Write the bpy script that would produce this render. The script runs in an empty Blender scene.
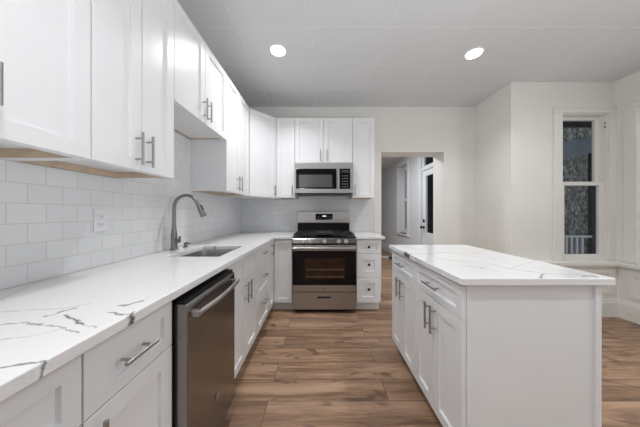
import bpy, bmesh, math, random
from mathutils import Vector, Matrix

S = bpy.context.scene
C = S.collection
random.seed(4)
F = 216.0            # focal length in pixels of a 640 wide frame
CAMZ = 1.20
HY = 212.5           # image row of the horizon

# ------------------------------------------------------------------ camera
cd = bpy.data.cameras.new('camera')
cam = bpy.data.objects.new('camera', cd)
C.objects.link(cam)
cam.location = (0, 0, CAMZ)
cam.rotation_euler = (math.radians(90), 0, 0)
cd.sensor_width = 36
cd.lens = F / 640 * 36
cd.shift_y = (HY - 213.5) / 640
cd.clip_start = 0.02
S.camera = cam

# ------------------------------------------------------------------ world, light, exposure
S.view_settings.view_transform = 'Standard'
S.view_settings.look = 'None'
S.view_settings.exposure = 0.41
S.view_settings.gamma = 1.0
S.view_settings.use_curve_mapping = False
W = bpy.data.worlds.new('world')
S.world = W
W.use_nodes = True
bg = W.node_tree.nodes['Background']
bg.inputs[0].default_value = (0.93, 0.96, 1.0, 1)
bg.inputs[1].default_value = 0.55

def area(name, loc, rot, sx, sy, power, col=(1, 1, 1)):
    l = bpy.data.lights.new(name, 'AREA')
    l.shape = 'RECTANGLE'
    l.size, l.size_y, l.energy, l.color = sx, sy, power, col
    o = bpy.data.objects.new(name, l)
    o.location = loc
    o.rotation_euler = rot
    C.objects.link(o)
    return o
R90 = math.radians(90)
XWL = -1.18
# unseen lamps: three added fills, then daylight of the rear window
area('added_ceiling_fill', (0.75, 0.0, 1.0), (math.radians(180), 0, 0), 0.9, 0.5, 21, (0.93, 0.965, 1.0))  # added fill aimed upward to brighten the ceiling
area('added_fill_side', (3.50, -0.45, 1.6), (math.radians(130), 0, R90), 1.6, 1.7, 16, (0.93, 0.97, 1.0))  # added fill from the right to brighten the left wall cabinets
area('added_fill_left', (XWL + 0.03, -1.72, 1.6), (math.radians(115), 0, -R90), 0.8, 1.7, 13, (0.95, 0.98, 1.0))  # added fill from the left to brighten island doors and right wall
area('daylight_rear', (-0.62, -2.12, 1.7), (R90, 0, 0), 0.32, 1.7, 2.6, (0.95, 0.98, 1.0))
# the hall's own ceiling lamp
area('hall_light', (0.9, 4.3, 2.54), (0, 0, 0), 0.4, 0.4, 23, (0.95, 0.975, 1.0))
DOWNLIGHT_POWER = 8.5

# ------------------------------------------------------------------ materials
def mat(name, col, rough=0.5, metal=0.0, spec=0.5, coat=0.0):
    m = bpy.data.materials.new(name)
    m.use_nodes = True
    b = m.node_tree.nodes['Principled BSDF']
    b.inputs['Base Color'].default_value = (*col, 1)
    b.inputs['Roughness'].default_value = rough
    b.inputs['Metallic'].default_value = metal
    b.inputs['Specular IOR Level'].default_value = spec
    b.inputs['Coat Weight'].default_value = coat
    return m

class NT:
    """little helper around a node tree"""
    def __init__(s, m):
        s.t = m.node_tree; s.n = s.t.nodes; s.b = s.n['Principled BSDF']
    def add(s, typ, **kw):
        n = s.n.new(typ)
        for k, v in kw.items(): setattr(n, k, v)
        return n
    def link(s, a, b): s.t.links.new(a, b)
    def val(s, sock, v):
        if hasattr(v, 'is_output'): s.link(v, sock)
        else: sock.default_value = v
    def math(s, op, a, b=0.0, c=0.0, clamp=False):
        n = s.add('ShaderNodeMath', operation=op, use_clamp=clamp)
        for i, v in enumerate((a, b, c)): s.val(n.inputs[i], v)
        return n.outputs[0]
    def vmath(s, op, a, b=(0, 0, 0)):
        n = s.add('ShaderNodeVectorMath', operation=op)
        s.val(n.inputs[0], a); s.val(n.inputs[1], b)
        return n
    def mix(s, fac, a, b, blend='MIX'):
        n = s.add('ShaderNodeMix', data_type='RGBA', blend_type=blend)
        s.val(n.inputs[0], fac)
        s.val(n.inputs[6], a if hasattr(a, 'is_output') else (*a, 1))
        s.val(n.inputs[7], b if hasattr(b, 'is_output') else (*b, 1))
        return n.outputs[2]
    def noise(s, vec, scale, detail=3, rough=0.5, dist=0.0):
        n = s.add('ShaderNodeTexNoise')
        s.link(vec, n.inputs['Vector'])
        n.inputs['Scale'].default_value = scale
        n.inputs['Detail'].default_value = detail
        n.inputs['Roughness'].default_value = rough
        n.inputs['Distortion'].default_value = dist
        return n
    def coord(s): return s.add('ShaderNodeTexCoord').outputs['Object']
    def mapping(s, vec, loc=(0, 0, 0), scale=(1, 1, 1)):
        n = s.add('ShaderNodeMapping')
        s.link(vec, n.inputs[0]); n.inputs[1].default_value = loc; n.inputs[3].default_value = scale
        return n.outputs[0]
    def ramp(s, fac, stops):
        n = s.add('ShaderNodeValToRGB')
        e = n.color_ramp.elements
        while len(e) < len(stops): e.new(0.5)
        for el, (p, c) in zip(e, stops):
            el.position = p; el.color = (*c, 1)
        s.link(fac, n.inputs[0])
        return n.outputs[0]
    def bump(s, h, strength, dist=0.01):
        n = s.add('ShaderNodeBump')
        n.inputs['Strength'].default_value = strength
        n.inputs['Distance'].default_value = dist
        s.link(h, n.inputs['Height'])
        s.link(n.outputs[0], s.b.inputs['Normal'])

def mottled(name, col, rough, amt=0.03, scale=6, bump=0.0, bscale=120, **kw):
    m = mat(name, col, rough, **kw)
    t = NT(m); co = t.coord()
    n = t.noise(co, scale, 4).outputs[0]
    dark = tuple(c * (1 - amt) for c in col); lite = tuple(min(1, c * (1 + amt)) for c in col)
    t.link(t.ramp(n, [(0.3, dark), (0.7, lite)]), t.b.inputs['Base Color'])
    if bump: t.bump(t.noise(co, bscale, 2).outputs[0], bump, 0.002)
    return m

M = {}
M['cab'] = mottled('white_cabinet_paint', (0.83, 0.84, 0.855), 0.32, 0.012, 5)
M['raw'] = mottled('raw_birch', (0.60, 0.47, 0.34), 0.6, 0.12, 20)
M['nickel'] = mat('brushed_nickel', (0.42, 0.41, 0.40), 0.32, 1.0)
M['wall'] = mottled('cream_wall_paint', (0.84, 0.83, 0.79), 0.6, 0.015, 3, 0.06, 90)
M['trimw'] = mottled('cream_trim_paint', (0.82, 0.81, 0.77), 0.4, 0.01, 4)
M['rearw'] = mottled('light_absorbing_rear_wall', (0.22, 0.20, 0.18), 0.7, 0.03, 3)  # unseen wall made dark to cut the light on the island end
M['hallw'] = mottled('hall_wall_paint', (0.68, 0.685, 0.69), 0.6, 0.02, 3)
M['doorw'] = mottled('hall_door_paint', (0.74, 0.76, 0.80), 0.4, 0.01, 4)
M['black'] = mat('black_enamel', (0.009, 0.009, 0.010), 0.35, 0, 0.2)
M['iron'] = mottled('cast_iron', (0.02, 0.02, 0.021), 0.5, 0.2, 60)
M['blackglass'] = mat('black_glass', (0.005, 0.005, 0.006), 0.06, 0, 0.28)
M['greyglass'] = mat('grey_screen_glass', (0.09, 0.09, 0.092), 0.15)
M['reflectglass'] = mottled('oven_glass_painted_reflection', (0.040, 0.019, 0.012), 0.08, 0.4, 9, spec=0.28)  # reddish brown reflection painted into the oven window colour
M['plasticsteel'] = mat('satin_silver_knob', (0.62, 0.61, 0.60), 0.4, 0.7)
M['rubber'] = mat('dark_rubber', (0.03, 0.03, 0.03), 0.7)
M['plastic'] = mat('white_plastic', (0.78, 0.79, 0.81), 0.35)
M['slot'] = mat('dark_slot', (0.03, 0.03, 0.035), 0.5)
M['knobdark'] = mat('dark_bronze_knob', (0.03, 0.028, 0.027), 0.35, 0.6)
M['mark'] = mat('grey_marking', (0.35, 0.35, 0.36), 0.5)
M['rack'] = mat('oven_rack_wire', (0.30, 0.21, 0.14), 0.35, 0.6)
M['paper'] = mottled('white_paper', (0.72, 0.72, 0.72), 0.7, 0.05)

def steel(name, col, rough, axis):
    m = mat(name, col, rough, 1.0)
    t = NT(m); co = t.coord()
    sc = [3, 3, 3]; 
    for k in range(3):
        if k != axis: sc[k] = 400
    v = t.mapping(co, scale=tuple(sc))
    n = t.noise(v, 1.0, 2).outputs[0]
    t.link(t.math('MULTIPLY_ADD', n, 0.16, rough - 0.08), t.b.inputs['Roughness'])
    t.bump(n, 0.03, 0.001)
    return m
M['steel'] = steel('stainless_steel', (0.45, 0.435, 0.425), 0.35, 0)
M['steely'] = steel('stainless_steel_dishwasher', (0.30, 0.285, 0.275), 0.24, 1)
M['sinksteel'] = steel('sink_steel', (0.46, 0.45, 0.44), 0.33, 1)
M['faucet'] = mat('brushed_nickel_faucet', (0.26, 0.25, 0.24), 0.30, 1.0)

# --- floor: wide vinyl planks running across the view
def make_floor():
    m = mat('wood_plank_floor', (0.4, 0.25, 0.16), 0.4)
    t = NT(m); co = t.coord()
    br = t.add('ShaderNodeTexBrick', offset=0.37, offset_frequency=2)
    t.link(t.mapping(co, loc=(0.33, 0.05, 0)), br.inputs['Vector'])
    br.inputs['Color1'].default_value = (0, 0, 0, 1); br.inputs['Color2'].default_value = (1, 1, 1, 1)
    br.inputs['Mortar'].default_value = (0.5, 0.5, 0.5, 1)
    br.inputs['Scale'].default_value = 1.0
    br.inputs['Mortar Size'].default_value = 0.0022
    br.inputs['Mortar Smooth'].default_value = 0.3
    br.inputs['Bias'].default_value = 0.0
    br.inputs['Brick Width'].default_value = 1.22
    br.inputs['Row Height'].default_value = 0.178
    tone = t.add('ShaderNodeSeparateColor'); t.link(br.outputs['Color'], tone.inputs[0])
    tn = tone.outputs[0]
    # each plank gets its own offset in the grain
    off = t.add('ShaderNodeCombineXYZ')
    t.link(t.math('MULTIPLY', tn, 37.0), off.inputs[0]); t.link(t.math('MULTIPLY', tn, 11.0), off.inputs[1])
    v = t.vmath('ADD', co, off.outputs[0]).outputs[0]
    g1 = t.noise(t.mapping(v, scale=(1.3, 17, 1)), 1.0, 6, 0.62, 0.25).outputs[0]
    g2 = t.noise(t.mapping(v, scale=(4, 70, 1)), 1.0, 5, 0.7, 0.5).outputs[0]
    g3 = t.noise(t.mapping(v, scale=(0.9, 7, 1)), 1.0, 4, 0.55, 0.4).outputs[0]
    base = t.ramp(tn, [(0.0, (0.285, 0.172, 0.105)), (0.35, (0.405, 0.248, 0.152)), (0.7, (0.475, 0.298, 0.186)), (1.0, (0.335, 0.212, 0.138))])
    c = t.mix(t.ramp(g1, [(0.38, (1, 1, 1)), (0.58, (0, 0, 0))]), base, (0.155, 0.086, 0.050))
    fn = c.node; 
    c = t.mix(0.72, base, c)
    c = t.mix(t.math('MULTIPLY', t.ramp(g2, [(0.42, (1, 1, 1)), (0.58, (0, 0, 0))]), 0.5), c, (0.13, 0.078, 0.05))
    c = t.mix(t.math('MULTIPLY', t.ramp(g3, [(0.48, (0, 0, 0)), (0.66, (1, 1, 1))]), 0.6), c, (0.56, 0.375, 0.25))
    # knots
    kn = t.noise(t.mapping(v, scale=(3.0, 10, 1)), 1.0, 2, 0.5, 1.0).outputs[0]
    c = t.mix(t.math('MULTIPLY', t.ramp(kn, [(0.60, (0, 0, 0)), (0.70, (1, 1, 1))]), 0.8), c, (0.11, 0.062, 0.04))
    c = t.mix(br.outputs['Fac'], c, (0.10, 0.065, 0.045))
    t.link(c, t.b.inputs['Base Color'])
    t.link(t.math('MULTIPLY_ADD', g2, 0.25, 0.30), t.b.inputs['Roughness'])
    t.bump(t.math('SUBTRACT', t.math('MULTIPLY', g2, 0.3), br.outputs['Fac']), 0.12, 0.002)
    return m
M['floor'] = make_floor()

def make_ceiling():
    m = mat('ceiling_tile', (0.8, 0.8, 0.8), 0.8)
    t = NT(m); co = t.coord()
    br = t.add('ShaderNodeTexBrick', offset=0.0)
    t.link(t.mapping(co, loc=(0.07 + 6.55, -1.84 + 4.65, 0)), br.inputs['Vector'])
    br.inputs['Scale'].default_value = 1.0
    br.inputs['Mortar Size'].default_value = 0.009
    br.inputs['Mortar Smooth'].default_value = 0.4
    br.inputs['Brick Width'].default_value = 0.655
    br.inputs['Row Height'].default_value = 0.465
    sp = t.noise(co, 170, 2, 0.6).outputs[0]
    c = t.ramp(sp, [(0.30, (0.63, 0.64, 0.655)), (0.45, (0.725, 0.735, 0.75))])
    c = t.mix(t.math('MULTIPLY', br.outputs['Fac'], 0.6), c, (0.90, 0.90, 0.90))
    t.link(c, t.b.inputs['Base Color'])
    t.bump(t.math('ADD', t.math('MULTIPLY', sp, 0.4), br.outputs['Fac']), 0.8, 0.006)
    return m
M['ceil'] = make_ceiling()

def make_tile(name, axis):
    m = mat(name, (0.78, 0.79, 0.80), 0.14, 0, 0.5)
    t = NT(m); co = t.coord()
    sx = t.add('ShaderNodeSeparateXYZ'); t.link(co, sx.inputs[0])
    cb = t.add('ShaderNodeCombineXYZ')
    t.link(sx.outputs[axis], cb.inputs[0]); t.link(sx.outputs[2], cb.inputs[1])
    br = t.add('ShaderNodeTexBrick', offset=0.5, offset_frequency=2)
    t.link(t.mapping(cb.outputs[0], loc=(-0.925 + 1.19, -0.914 + 0.80 - 0.002, 0)), br.inputs['Vector'])
    br.inputs['Color1'].default_value = (0.76, 0.77, 0.785, 1)
    br.inputs['Color2'].default_value = (0.80, 0.81, 0.82, 1)
    br.inputs['Mortar'].default_value = (0.58, 0.58, 0.58, 1)
    br.inputs['Scale'].default_value = 1.0
    br.inputs['Mortar Size'].default_value = 0.0016
    br.inputs['Mortar Smooth'].default_value = 0.25
    br.inputs['Brick Width'].default_value = 0.119
    br.inputs['Row Height'].default_value = 0.08
    t.link(br.outputs['Color'], t.b.inputs['Base Color'])
    t.link(t.math('MULTIPLY_ADD', br.outputs['Fac'], 0.5, 0.14), t.b.inputs['Roughness'])
    wob = t.noise(co, 9, 1).outputs[0]
    t.bump(t.math('ADD', t.math('MULTIPLY', wob, 0.5), t.math('MULTIPLY', br.outputs['Fac'], -1.0)), 0.22, 0.002)
    return m
M['tile_left'] = make_tile('subway_tile_side', 1)
M['tile_back'] = make_tile('subway_tile_end', 0)

# --- veined white quartz
def on_counter(px, py):
    Y = (CAMZ - 0.914) * F / (py - HY)
    return ((px - 320) * Y / F, Y)
def make_quartz(name, veins):
    m = mat(name, (0.84, 0.84, 0.85), 0.16)
    t = NT(m); co = t.coord()
    nz = t.noise(co, 14, 3, 0.6)
    w1 = t.vmath('SUBTRACT', nz.outputs['Color'], (0.5, 0.5, 0.5)).outputs[0]
    nz2 = t.noise(co, 55, 2, 0.6)
    w2 = t.vmath('SUBTRACT', nz2.outputs['Color'], (0.5, 0.5, 0.5)).outputs[0]
    s1 = t.vmath('SCALE', w1); s1.inputs[3].default_value = 0.022
    s2 = t.vmath('SCALE', w2); s2.inputs[3].default_value = 0.014
    p = t.vmath('ADD', t.vmath('ADD', co, s1.outputs[0]).outputs[0], s2.outputs[0]).outputs[0]
    p = t.vmath('MULTIPLY', p, (1, 1, 0)).outputs[0]
    # thickness changes along each vein
    thick = t.math('MULTIPLY_ADD', t.noise(co, 30, 2).outputs[0], 2.2, -0.35)
    tot = None
    for pts, wid, dark in veins:
        for (a, b) in zip(pts[:-1], pts[1:]):
            A = Vector((*a, 0)); B = Vector((*b, 0)); D = B - A
            if D.length < 1e-5: continue
            pa = t.vmath('SUBTRACT', p, A).outputs[0]
            dt = t.vmath('DOT_PRODUCT', pa, D / D.length_squared).outputs['Value']
            h = t.math('MAXIMUM', t.math('MINIMUM', dt, 1.0), 0.0)
            sc = t.vmath('SCALE', D); t.link(h, sc.inputs[3])
            d = t.vmath('DISTANCE', pa, sc.outputs[0]).outputs['Value']
            k = t.math('MULTIPLY', t.math('SUBTRACT', 1.0, t.math('DIVIDE', d, t.math('MULTIPLY', thick, wid * 2.3)), clamp=True), dark)
            tot = k if tot is None else t.math('MAXIMUM', tot, k)
    # faint background clouds and hair veins
    big = t.noise(co, 2.3, 5, 0.6, 0.9).outputs[0]
    hair = t.math('ABSOLUTE', t.math('SUBTRACT', big, 0.5))
    hair = t.ramp(hair, [(0.0, (1, 1, 1)), (0.012, (0, 0, 0))])
    c = t.mix(t.math('MULTIPLY', hair, 0.16), (0.84, 0.84, 0.845), (0.55, 0.54, 0.53))
    if tot is not None:
        c = t.mix(tot, c, (0.06, 0.06, 0.07))
    t.link(c, t.b.inputs['Base Color'])
    return m
def V(pts, wid, dark): return ([on_counter(*p) for p in pts], wid, dark)
veins_left = [
    V([(0, 312), (30, 310.3), (60, 308.5), (91, 303.6)], 0.0022, 0.45),
    V([(46, 315.5), (53, 315), (62, 311), (75, 308)], 0.0036, 0.85),
    V([(66.4, 314.7), (70, 318.5), (79, 322.5), (86, 325)], 0.0042, 0.95),
    V([(86, 325), (97, 327.5)], 0.002, 0.5),
    V([(108, 312.7), (116, 313), (123, 315.5), (131, 314)], 0.0036, 0.85),
    V([(118, 306), (124, 305.5), (141, 301.3)], 0.004, 0.9),
    V([(0, 325), (14, 323.5), (27, 322.8), (40, 324.5)], 0.0034, 0.75),
    V([(40, 324.5), (60, 327), (72, 330.5), (78, 333)], 0.0024, 0.6),
    V([(0, 369), (25, 364), (44, 361.5), (47, 366)], 0.0030, 0.85),
    V([(130, 316), (134, 312)], 0.0042, 1.0),
    V([(141, 301.3), (150, 297), (165, 294)], 0.002, 0.3),
    V([(0, 300), (35, 283), (70, 276)], 0.003, 0.3),
    V([(0, 340), (40, 335), (62, 329)], 0.002, 0.3),
    V([(212, 246.5), (216, 245.6)], 0.006, 0.7),
    V([(236, 246.5), (241, 245.7)], 0.006, 0.8),
    V([(262, 231.5), (266, 234.5), (272, 237)], 0.005, 0.45),
    V([(186, 262), (193, 262)], 0.003, 0.4),
]
veins_island = [
    V([(405, 252), (408, 254), (411, 254.5)], 0.009, 1.0),
    V([(411, 254), (426, 254.2), (445, 252.4), (482, 253)], 0.0042, 0.5),
    V([(452, 260.5), (480, 262), (492, 264), (509, 269), (542, 273), (584, 275.3)], 0.0034, 0.6),
    V([(415, 257), (419, 259), (437, 263), (470, 266), (483, 268)], 0.0026, 0.45),
    V([(481, 267.6), (484, 268.4)], 0.006, 0.9),
    V([(497, 253), (530, 259), (548, 262), (566, 268)], 0.003, 0.45),
    V([(543, 274), (541, 278)], 0.004, 0.9),
    V([(582, 276.5), (592, 275.5), (598, 277.5)], 0.005, 0.8),
    V([(542, 272), (556, 276), (575, 277)], 0.0026, 0.5),
    V([(430, 247), (470, 249), (500, 252)], 0.003, 0.4),
    V([(400, 246), (418, 249), (445, 252.4), (470, 256), (496, 259)], 0.003, 0.55),
    V([(452, 260.5), (440, 258), (430, 255)], 0.003, 0.5),
    V([(509, 269), (520, 265), (535, 262)], 0.0026, 0.45),
    V([(584, 275.3), (560, 270), (535, 268)], 0.0026, 0.5),
    V([(470, 266), (500, 272), (528, 276)], 0.0024, 0.4),
]
M['quartz_left'] = make_quartz('veined_white_quartz', veins_left)
M['quartz_isl'] = make_quartz('veined_white_quartz_island', veins_island)
M['quartz'] = make_quartz('plain_white_quartz', [])

def make_stone():
    m = mat('rough_dark_stone', (0.07, 0.07, 0.07), 0.9)
    t = NT(m); co = t.coord()
    n = t.noise(t.mapping(co, scale=(1, 1, 0.6)), 14, 6, 0.85, 0.4).outputs[0]
    t.link(t.ramp(n, [(0.36, (0.006, 0.006, 0.006)), (0.48, (0.09, 0.09, 0.085)), (0.62, (0.5, 0.5, 0.48))]), t.b.inputs['Base Color'])
    t.bump(n, 1.0, 0.08)
    return m
M['stone'] = make_stone()
M['porch'] = mottled('dark_porch_paint', (0.020, 0.019, 0.019), 0.8, 0.2, 8, spec=0.1)
M['beam'] = mottled('blue_grey_porch_paint', (0.16, 0.19, 0.23), 0.6, 0.1, 8)
M['railw'] = mottled('weathered_white_paint', (0.42, 0.43, 0.44), 0.6, 0.08, 12)

def make_glass():
    m = bpy.data.materials.new('window_glass'); m.use_nodes = True
    n = m.node_tree.nodes; l = m.node_tree.links
    out = n['Material Output']; n.remove(n['Principled BSDF'])
    tr = n.new('ShaderNodeBsdfTransparent'); tr.inputs[0].default_value = (0.9, 0.92, 0.93, 1)
    gl = n.new('ShaderNodeBsdfGlossy'); gl.inputs['Roughness'].default_value = 0.02
    mx = n.new('ShaderNodeMixShader'); mx.inputs[0].default_value = 0.025
    l.new(tr.outputs[0], mx.inputs[1]); l.new(gl.outputs[0], mx.inputs[2]); l.new(mx.outputs[0], out.inputs[0])
    return m
M['glass'] = make_glass()

def emit(name, col, s):
    m = bpy.data.materials.new(name); m.use_nodes = True
    b = m.node_tree.nodes['Principled BSDF']
    b.inputs['Base Color'].default_value = (*col, 1)
    b.inputs['Emission Color'].default_value = (*col, 1)
    b.inputs['Emission Strength'].default_value = s
    return m
M['lamp'] = emit('lit_diffuser', (1, 0.98, 0.95), 6.0)
M['led'] = emit('clock_digits', (0.75, 0.9, 1.0), 0.8)

# ------------------------------------------------------------------ geometry helpers
class Fr:
    """local frame: u along U, n along outward normal N, z up"""
    def __init__(s, O, U, N): s.O, s.U, s.N = Vector(O), Vector(U).normalized(), Vector(N).normalized()
    def p(s, u, n, z): return s.O + s.U * u + s.N * n + Vector((0, 0, z))
WF = Fr((0, 0, 0), (1, 0, 0), (0, 1, 0))

def bx(bm, x0, y0, z0, x1, y1, z1, fr=WF):
    vs = [bm.verts.new(fr.p(x, y, z)) for z in (z0, z1) for y in (y0, y1) for x in (x0, x1)]
    for f in ((0, 1, 3, 2), (4, 6, 7, 5), (0, 4, 5, 1), (2, 3, 7, 6), (0, 2, 6, 4), (1, 5, 7, 3)):
        bm.faces.new([vs[i] for i in f])
def ring(bm, c, ax, r, seg):
    ax = Vector(ax).normalized()
    a = ax.orthogonal().normalized(); b = ax.cross(a)
    return [bm.verts.new(Vector(c) + (a * math.cos(2 * math.pi * i / seg) + b * math.sin(2 * math.pi * i / seg)) * r) for i in range(seg)]
def lathe(bm, c, ax, prof, seg=20):
    """prof: list of (distance along axis, radius), closed at both ends"""
    ax = Vector(ax).normalized(); c = Vector(c)
    rs = [ring(bm, c + ax * d, ax, max(r, 1e-4), seg) for d, r in prof]
    for A, B in zip(rs[:-1], rs[1:]):
        for i in range(seg):
            bm.faces.new([A[i], A[(i + 1) % seg], B[(i + 1) % seg], B[i]])
    bm.faces.new(rs[0]); bm.faces.new(rs[-1])
def cyl(bm, p0, p1, r, seg=14):
    p0, p1 = Vector(p0), Vector(p1)
    lathe(bm, p0, p1 - p0, [(0, r), ((p1 - p0).length, r)], seg)
def tube(bm, pts, rad, seg=14):
    pts = [Vector(p) for p in pts]
    if not hasattr(rad, '__len__'): rad = [rad] * len(pts)
    prev = None; rs = []
    for i, p in enumerate(pts):
        d = (pts[min(i + 1, len(pts) - 1)] - pts[max(i - 1, 0)]).normalized()
        if prev is None: a = d.orthogonal().normalized()
        else: a = (prev - d * prev.dot(d)).normalized()
        prev = a; b = d.cross(a)
        rs.append([bm.verts.new(p + (a * math.cos(2 * math.pi * k / seg) + b * math.sin(2 * math.pi * k / seg)) * rad[i]) for k in range(seg)])
    for A, B in zip(rs[:-1], rs[1:]):
        for i in range(seg): bm.faces.new([A[i], A[(i + 1) % seg], B[(i + 1) % seg], B[i]])
    bm.faces.new(rs[0]); bm.faces.new(rs[-1])
def prism(bm, poly, z0, z1):
    a = [bm.verts.new((x, y, z0)) for x, y in poly]; b = [bm.verts.new((x, y, z1)) for x, y in poly]
    n = len(poly)
    for i in range(n): bm.faces.new([a[i], a[(i + 1) % n], b[(i + 1) % n], b[i]])
    bm.faces.new(a[::-1]); bm.faces.new(b)
def slab(bm, xs, ys, keep, z0, z1):
    """slab made of grid cells, with holes where keep() is false; shared vertices"""
    vt, vb = {}, {}
    def v(d, i, j, z):
        if (i, j) not in d: d[(i, j)] = bm.verts.new((xs[i], ys[j], z))
        return d[(i, j)]
    K = {(i, j) for i in range(len(xs) - 1) for j in range(len(ys) - 1) if keep((xs[i] + xs[i + 1]) / 2, (ys[j] + ys[j + 1]) / 2)}
    for i, j in K:
        q = ((i, j), (i + 1, j), (i + 1, j + 1), (i, j + 1))
        bm.faces.new([v(vt, *c, z1) for c in q]); bm.faces.new([v(vb, *c, z0) for c in q[::-1]])
        for (a, b, nb) in ((q[0], q[1], (i, j - 1)), (q[1], q[2], (i + 1, j)), (q[2], q[3], (i, j + 1)), (q[3], q[0], (i - 1, j))):
            if nb not in K:
                bm.faces.new([v(vb, *a, z0), v(vb, *b, z0), v(vt, *b, z1), v(vt, *a, z1)])
def shaker(bm, fr, u0, z0, u1, z1, n0=-0.02, n1=0.0, st=0.055, rec=0.011):
    """framed door: flat stiles and rails round a recessed panel, chamfered inner edge"""
    def rect(a, b, c, d, n): return [bm.verts.new(fr.p(x, n, z)) for x, z in ((a, b), (c, b), (c, d), (a, d))]
    e = 0.0015
    back = rect(u0, z0, u1, z1, n0)
    s0 = rect(u0, z0, u1, z1, n1 - e)
    f0 = rect(u0 + e, z0 + e, u1 - e, z1 - e, n1)
    f1 = rect(u0 + st, z0 + st, u1 - st, z1 - st, n1)
    f2 = rect(u0 + st + 0.0025, z0 + st + 0.0025, u1 - st - 0.0025, z1 - st - 0.0025, n1 - rec)
    bm.faces.new(back)
    for A, B in ((back, s0), (s0, f0), (f0, f1), (f1, f2)):
        for i in range(4): bm.faces.new([A[i], A[(i + 1) % 4], B[(i + 1) % 4], B[i]])
    bm.faces.new(f2)

ORI = {}
def obj(name, bm, m, parent=None, bevel=0.0, smooth=False, fix=True):
    if fix: bmesh.ops.recalc_face_normals(bm, faces=bm.faces)
    o = Vector(ORI.get(parent.name, (0, 0, 0))) if parent else Vector((0, 0, 0))
    if o.length: bmesh.ops.translate(bm, verts=bm.verts, vec=-o)
    me = bpy.data.meshes.new(name); bm.to_mesh(me); bm.free()
    ob = bpy.data.objects.new(name, me); C.objects.link(ob)
    me.materials.append(m if not isinstance(m, str) else M[m])
    if smooth:
        for p in me.polygons: p.use_smooth = True
        try: me.set_sharp_from_angle(angle=math.radians(40))
        except Exception: pass
    if bevel:
        md = ob.modifiers.new('bevel', 'BEVEL'); md.width = bevel; md.segments = 2
        md.limit_method = 'ANGLE'; md.angle_limit = math.radians(40)
    if parent:
        ob.parent = parent; ORI[ob.name] = tuple(o)
    return ob
def thing(name, label, cat, loc=(0, 0, 0), group=None):
    o = bpy.data.objects.new(name, None); C.objects.link(o)
    o.location = loc; o.empty_display_size = 0.1
    ORI[o.name] = tuple(loc)
    o['label'] = label; o['category'] = cat
    if group: o['group'] = group
    return o
def tag(o, label, cat, group=None):
    o['label'] = label; o['category'] = cat
    if group: o['group'] = group
    return o
def struct(name, bm, m, bevel=0.0):
    o = obj(name, bm, m, None, bevel); o['kind'] = 'structure'; return o
def sgroup(name, loc=(0, 0, 0)):
    o = bpy.data.objects.new(name, None); C.objects.link(o); o.location = loc
    ORI[o.name] = tuple(loc); o['kind'] = 'structure'; return o
def one(name, m, parent, *boxes, bevel=0.0, fr=WF):
    bm = bmesh.new()
    for b in boxes: bx(bm, *b, fr=fr)
    return obj(name, bm, m, parent, bevel)

def pull(parent, fr, u, z, length, vert=True, so=0.032, r=0.0058):
    """bar pull with two posts"""
    bm = bmesh.new()
    def P(s, n): return fr.p(u, n, z + s) if vert else fr.p(u + s, n, z)
    cyl(bm, P(-length / 2, so), P(length / 2, so), r, 14)
    for s in (-1, 1): cyl(bm, P(s * length * 0.32, -0.0005), P(s * length * 0.32, so), r * 0.8, 12)
    return obj('handle', bm, 'nickel', parent, 0, True)

# ------------------------------------------------------------------ room shell
ZC = 2.77
XL, XR, YB, YR = -1.18, 3.54, 3.21, -2.2
def wallpiece(name, m, *b): return struct_boxes(name, m, b)
def struct_boxes(name, m, boxes):
    bm = bmesh.new()
    for b in boxes: bx(bm, *b)
    return struct(name, bm, m)
struct_boxes('floor', 'floor', [(-1.40, -2.4, -0.1, 3.74, 8.6, 0.0)])
struct_boxes('ceiling', 'ceil', [(-1.40, -2.4, ZC, 3.74, YB + 0.3, ZC + 0.1)])
struct_boxes('wall_left', 'wall', [(XL - 0.2, -1.3, 0, XL, YB, ZC), (XL - 0.2, -2.4, 0, XL, -1.3, 0.6), (XL - 0.2, -2.4, 2.6, XL, -1.3, ZC), (XL - 0.2, -2.4, 0.6, XL, -2.15, 2.6)])
DX0, DX1, DZ = 0.911, 1.84, 2.10
YH = 3.51
struct_boxes('wall_back', 'wall', [(XL - 0.2, YB, 0, DX0, YH, ZC), (DX0, YB, DZ, DX1, YH, ZC), (DX1, YB, 0, 2.6, YH, ZC)])
YW = 2.60
WX0, WX1, WZ0, WZ1 = 2.90, 3.46, 0.63, 2.39
struct_boxes('wall_bay', 'wall', [(2.30, YW, 0, WX0, YB, ZC), (WX0, YW, 0, WX1, YW + 0.10, WZ0 - 0.03), (WX0, YW, WZ1, WX1, YW + 0.10, ZC), (WX1, YW, 0, XR + 0.2, YW + 0.10, ZC)])
# right wall with a window opening nearer the camera
RY0, RY1 = 1.75, 2.40
struct_boxes('wall_right', 'wall', [(XR, -2.4, 0, XR + 0.2, -1.25, ZC), (XR, 0.35, 0, XR + 0.2, RY0, ZC), (XR, -1.25, 0, XR + 0.2, 0.35, WZ0 - 0.03), (XR, -1.25, 2.5, XR + 0.2, 0.35, ZC), (XR, RY1, 0, XR + 0.2, YW, ZC), (XR, RY0, 0, XR + 0.2, RY1, WZ0 - 0.03), (XR, RY0, WZ1, XR + 0.2, RY1, ZC)])
# rear wall behind the camera with two wide window openings
struct_boxes('wall_rear', 'rearw', [(XL, -2.4, 0, -1.0, YR, ZC), (-0.2, -2.4, 0, XR, YR, ZC),
    (-1.0, -2.4, 0, -0.2, YR, 0.6), (-1.0, -2.4, 2.6, -0.2, YR, ZC)])
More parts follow.
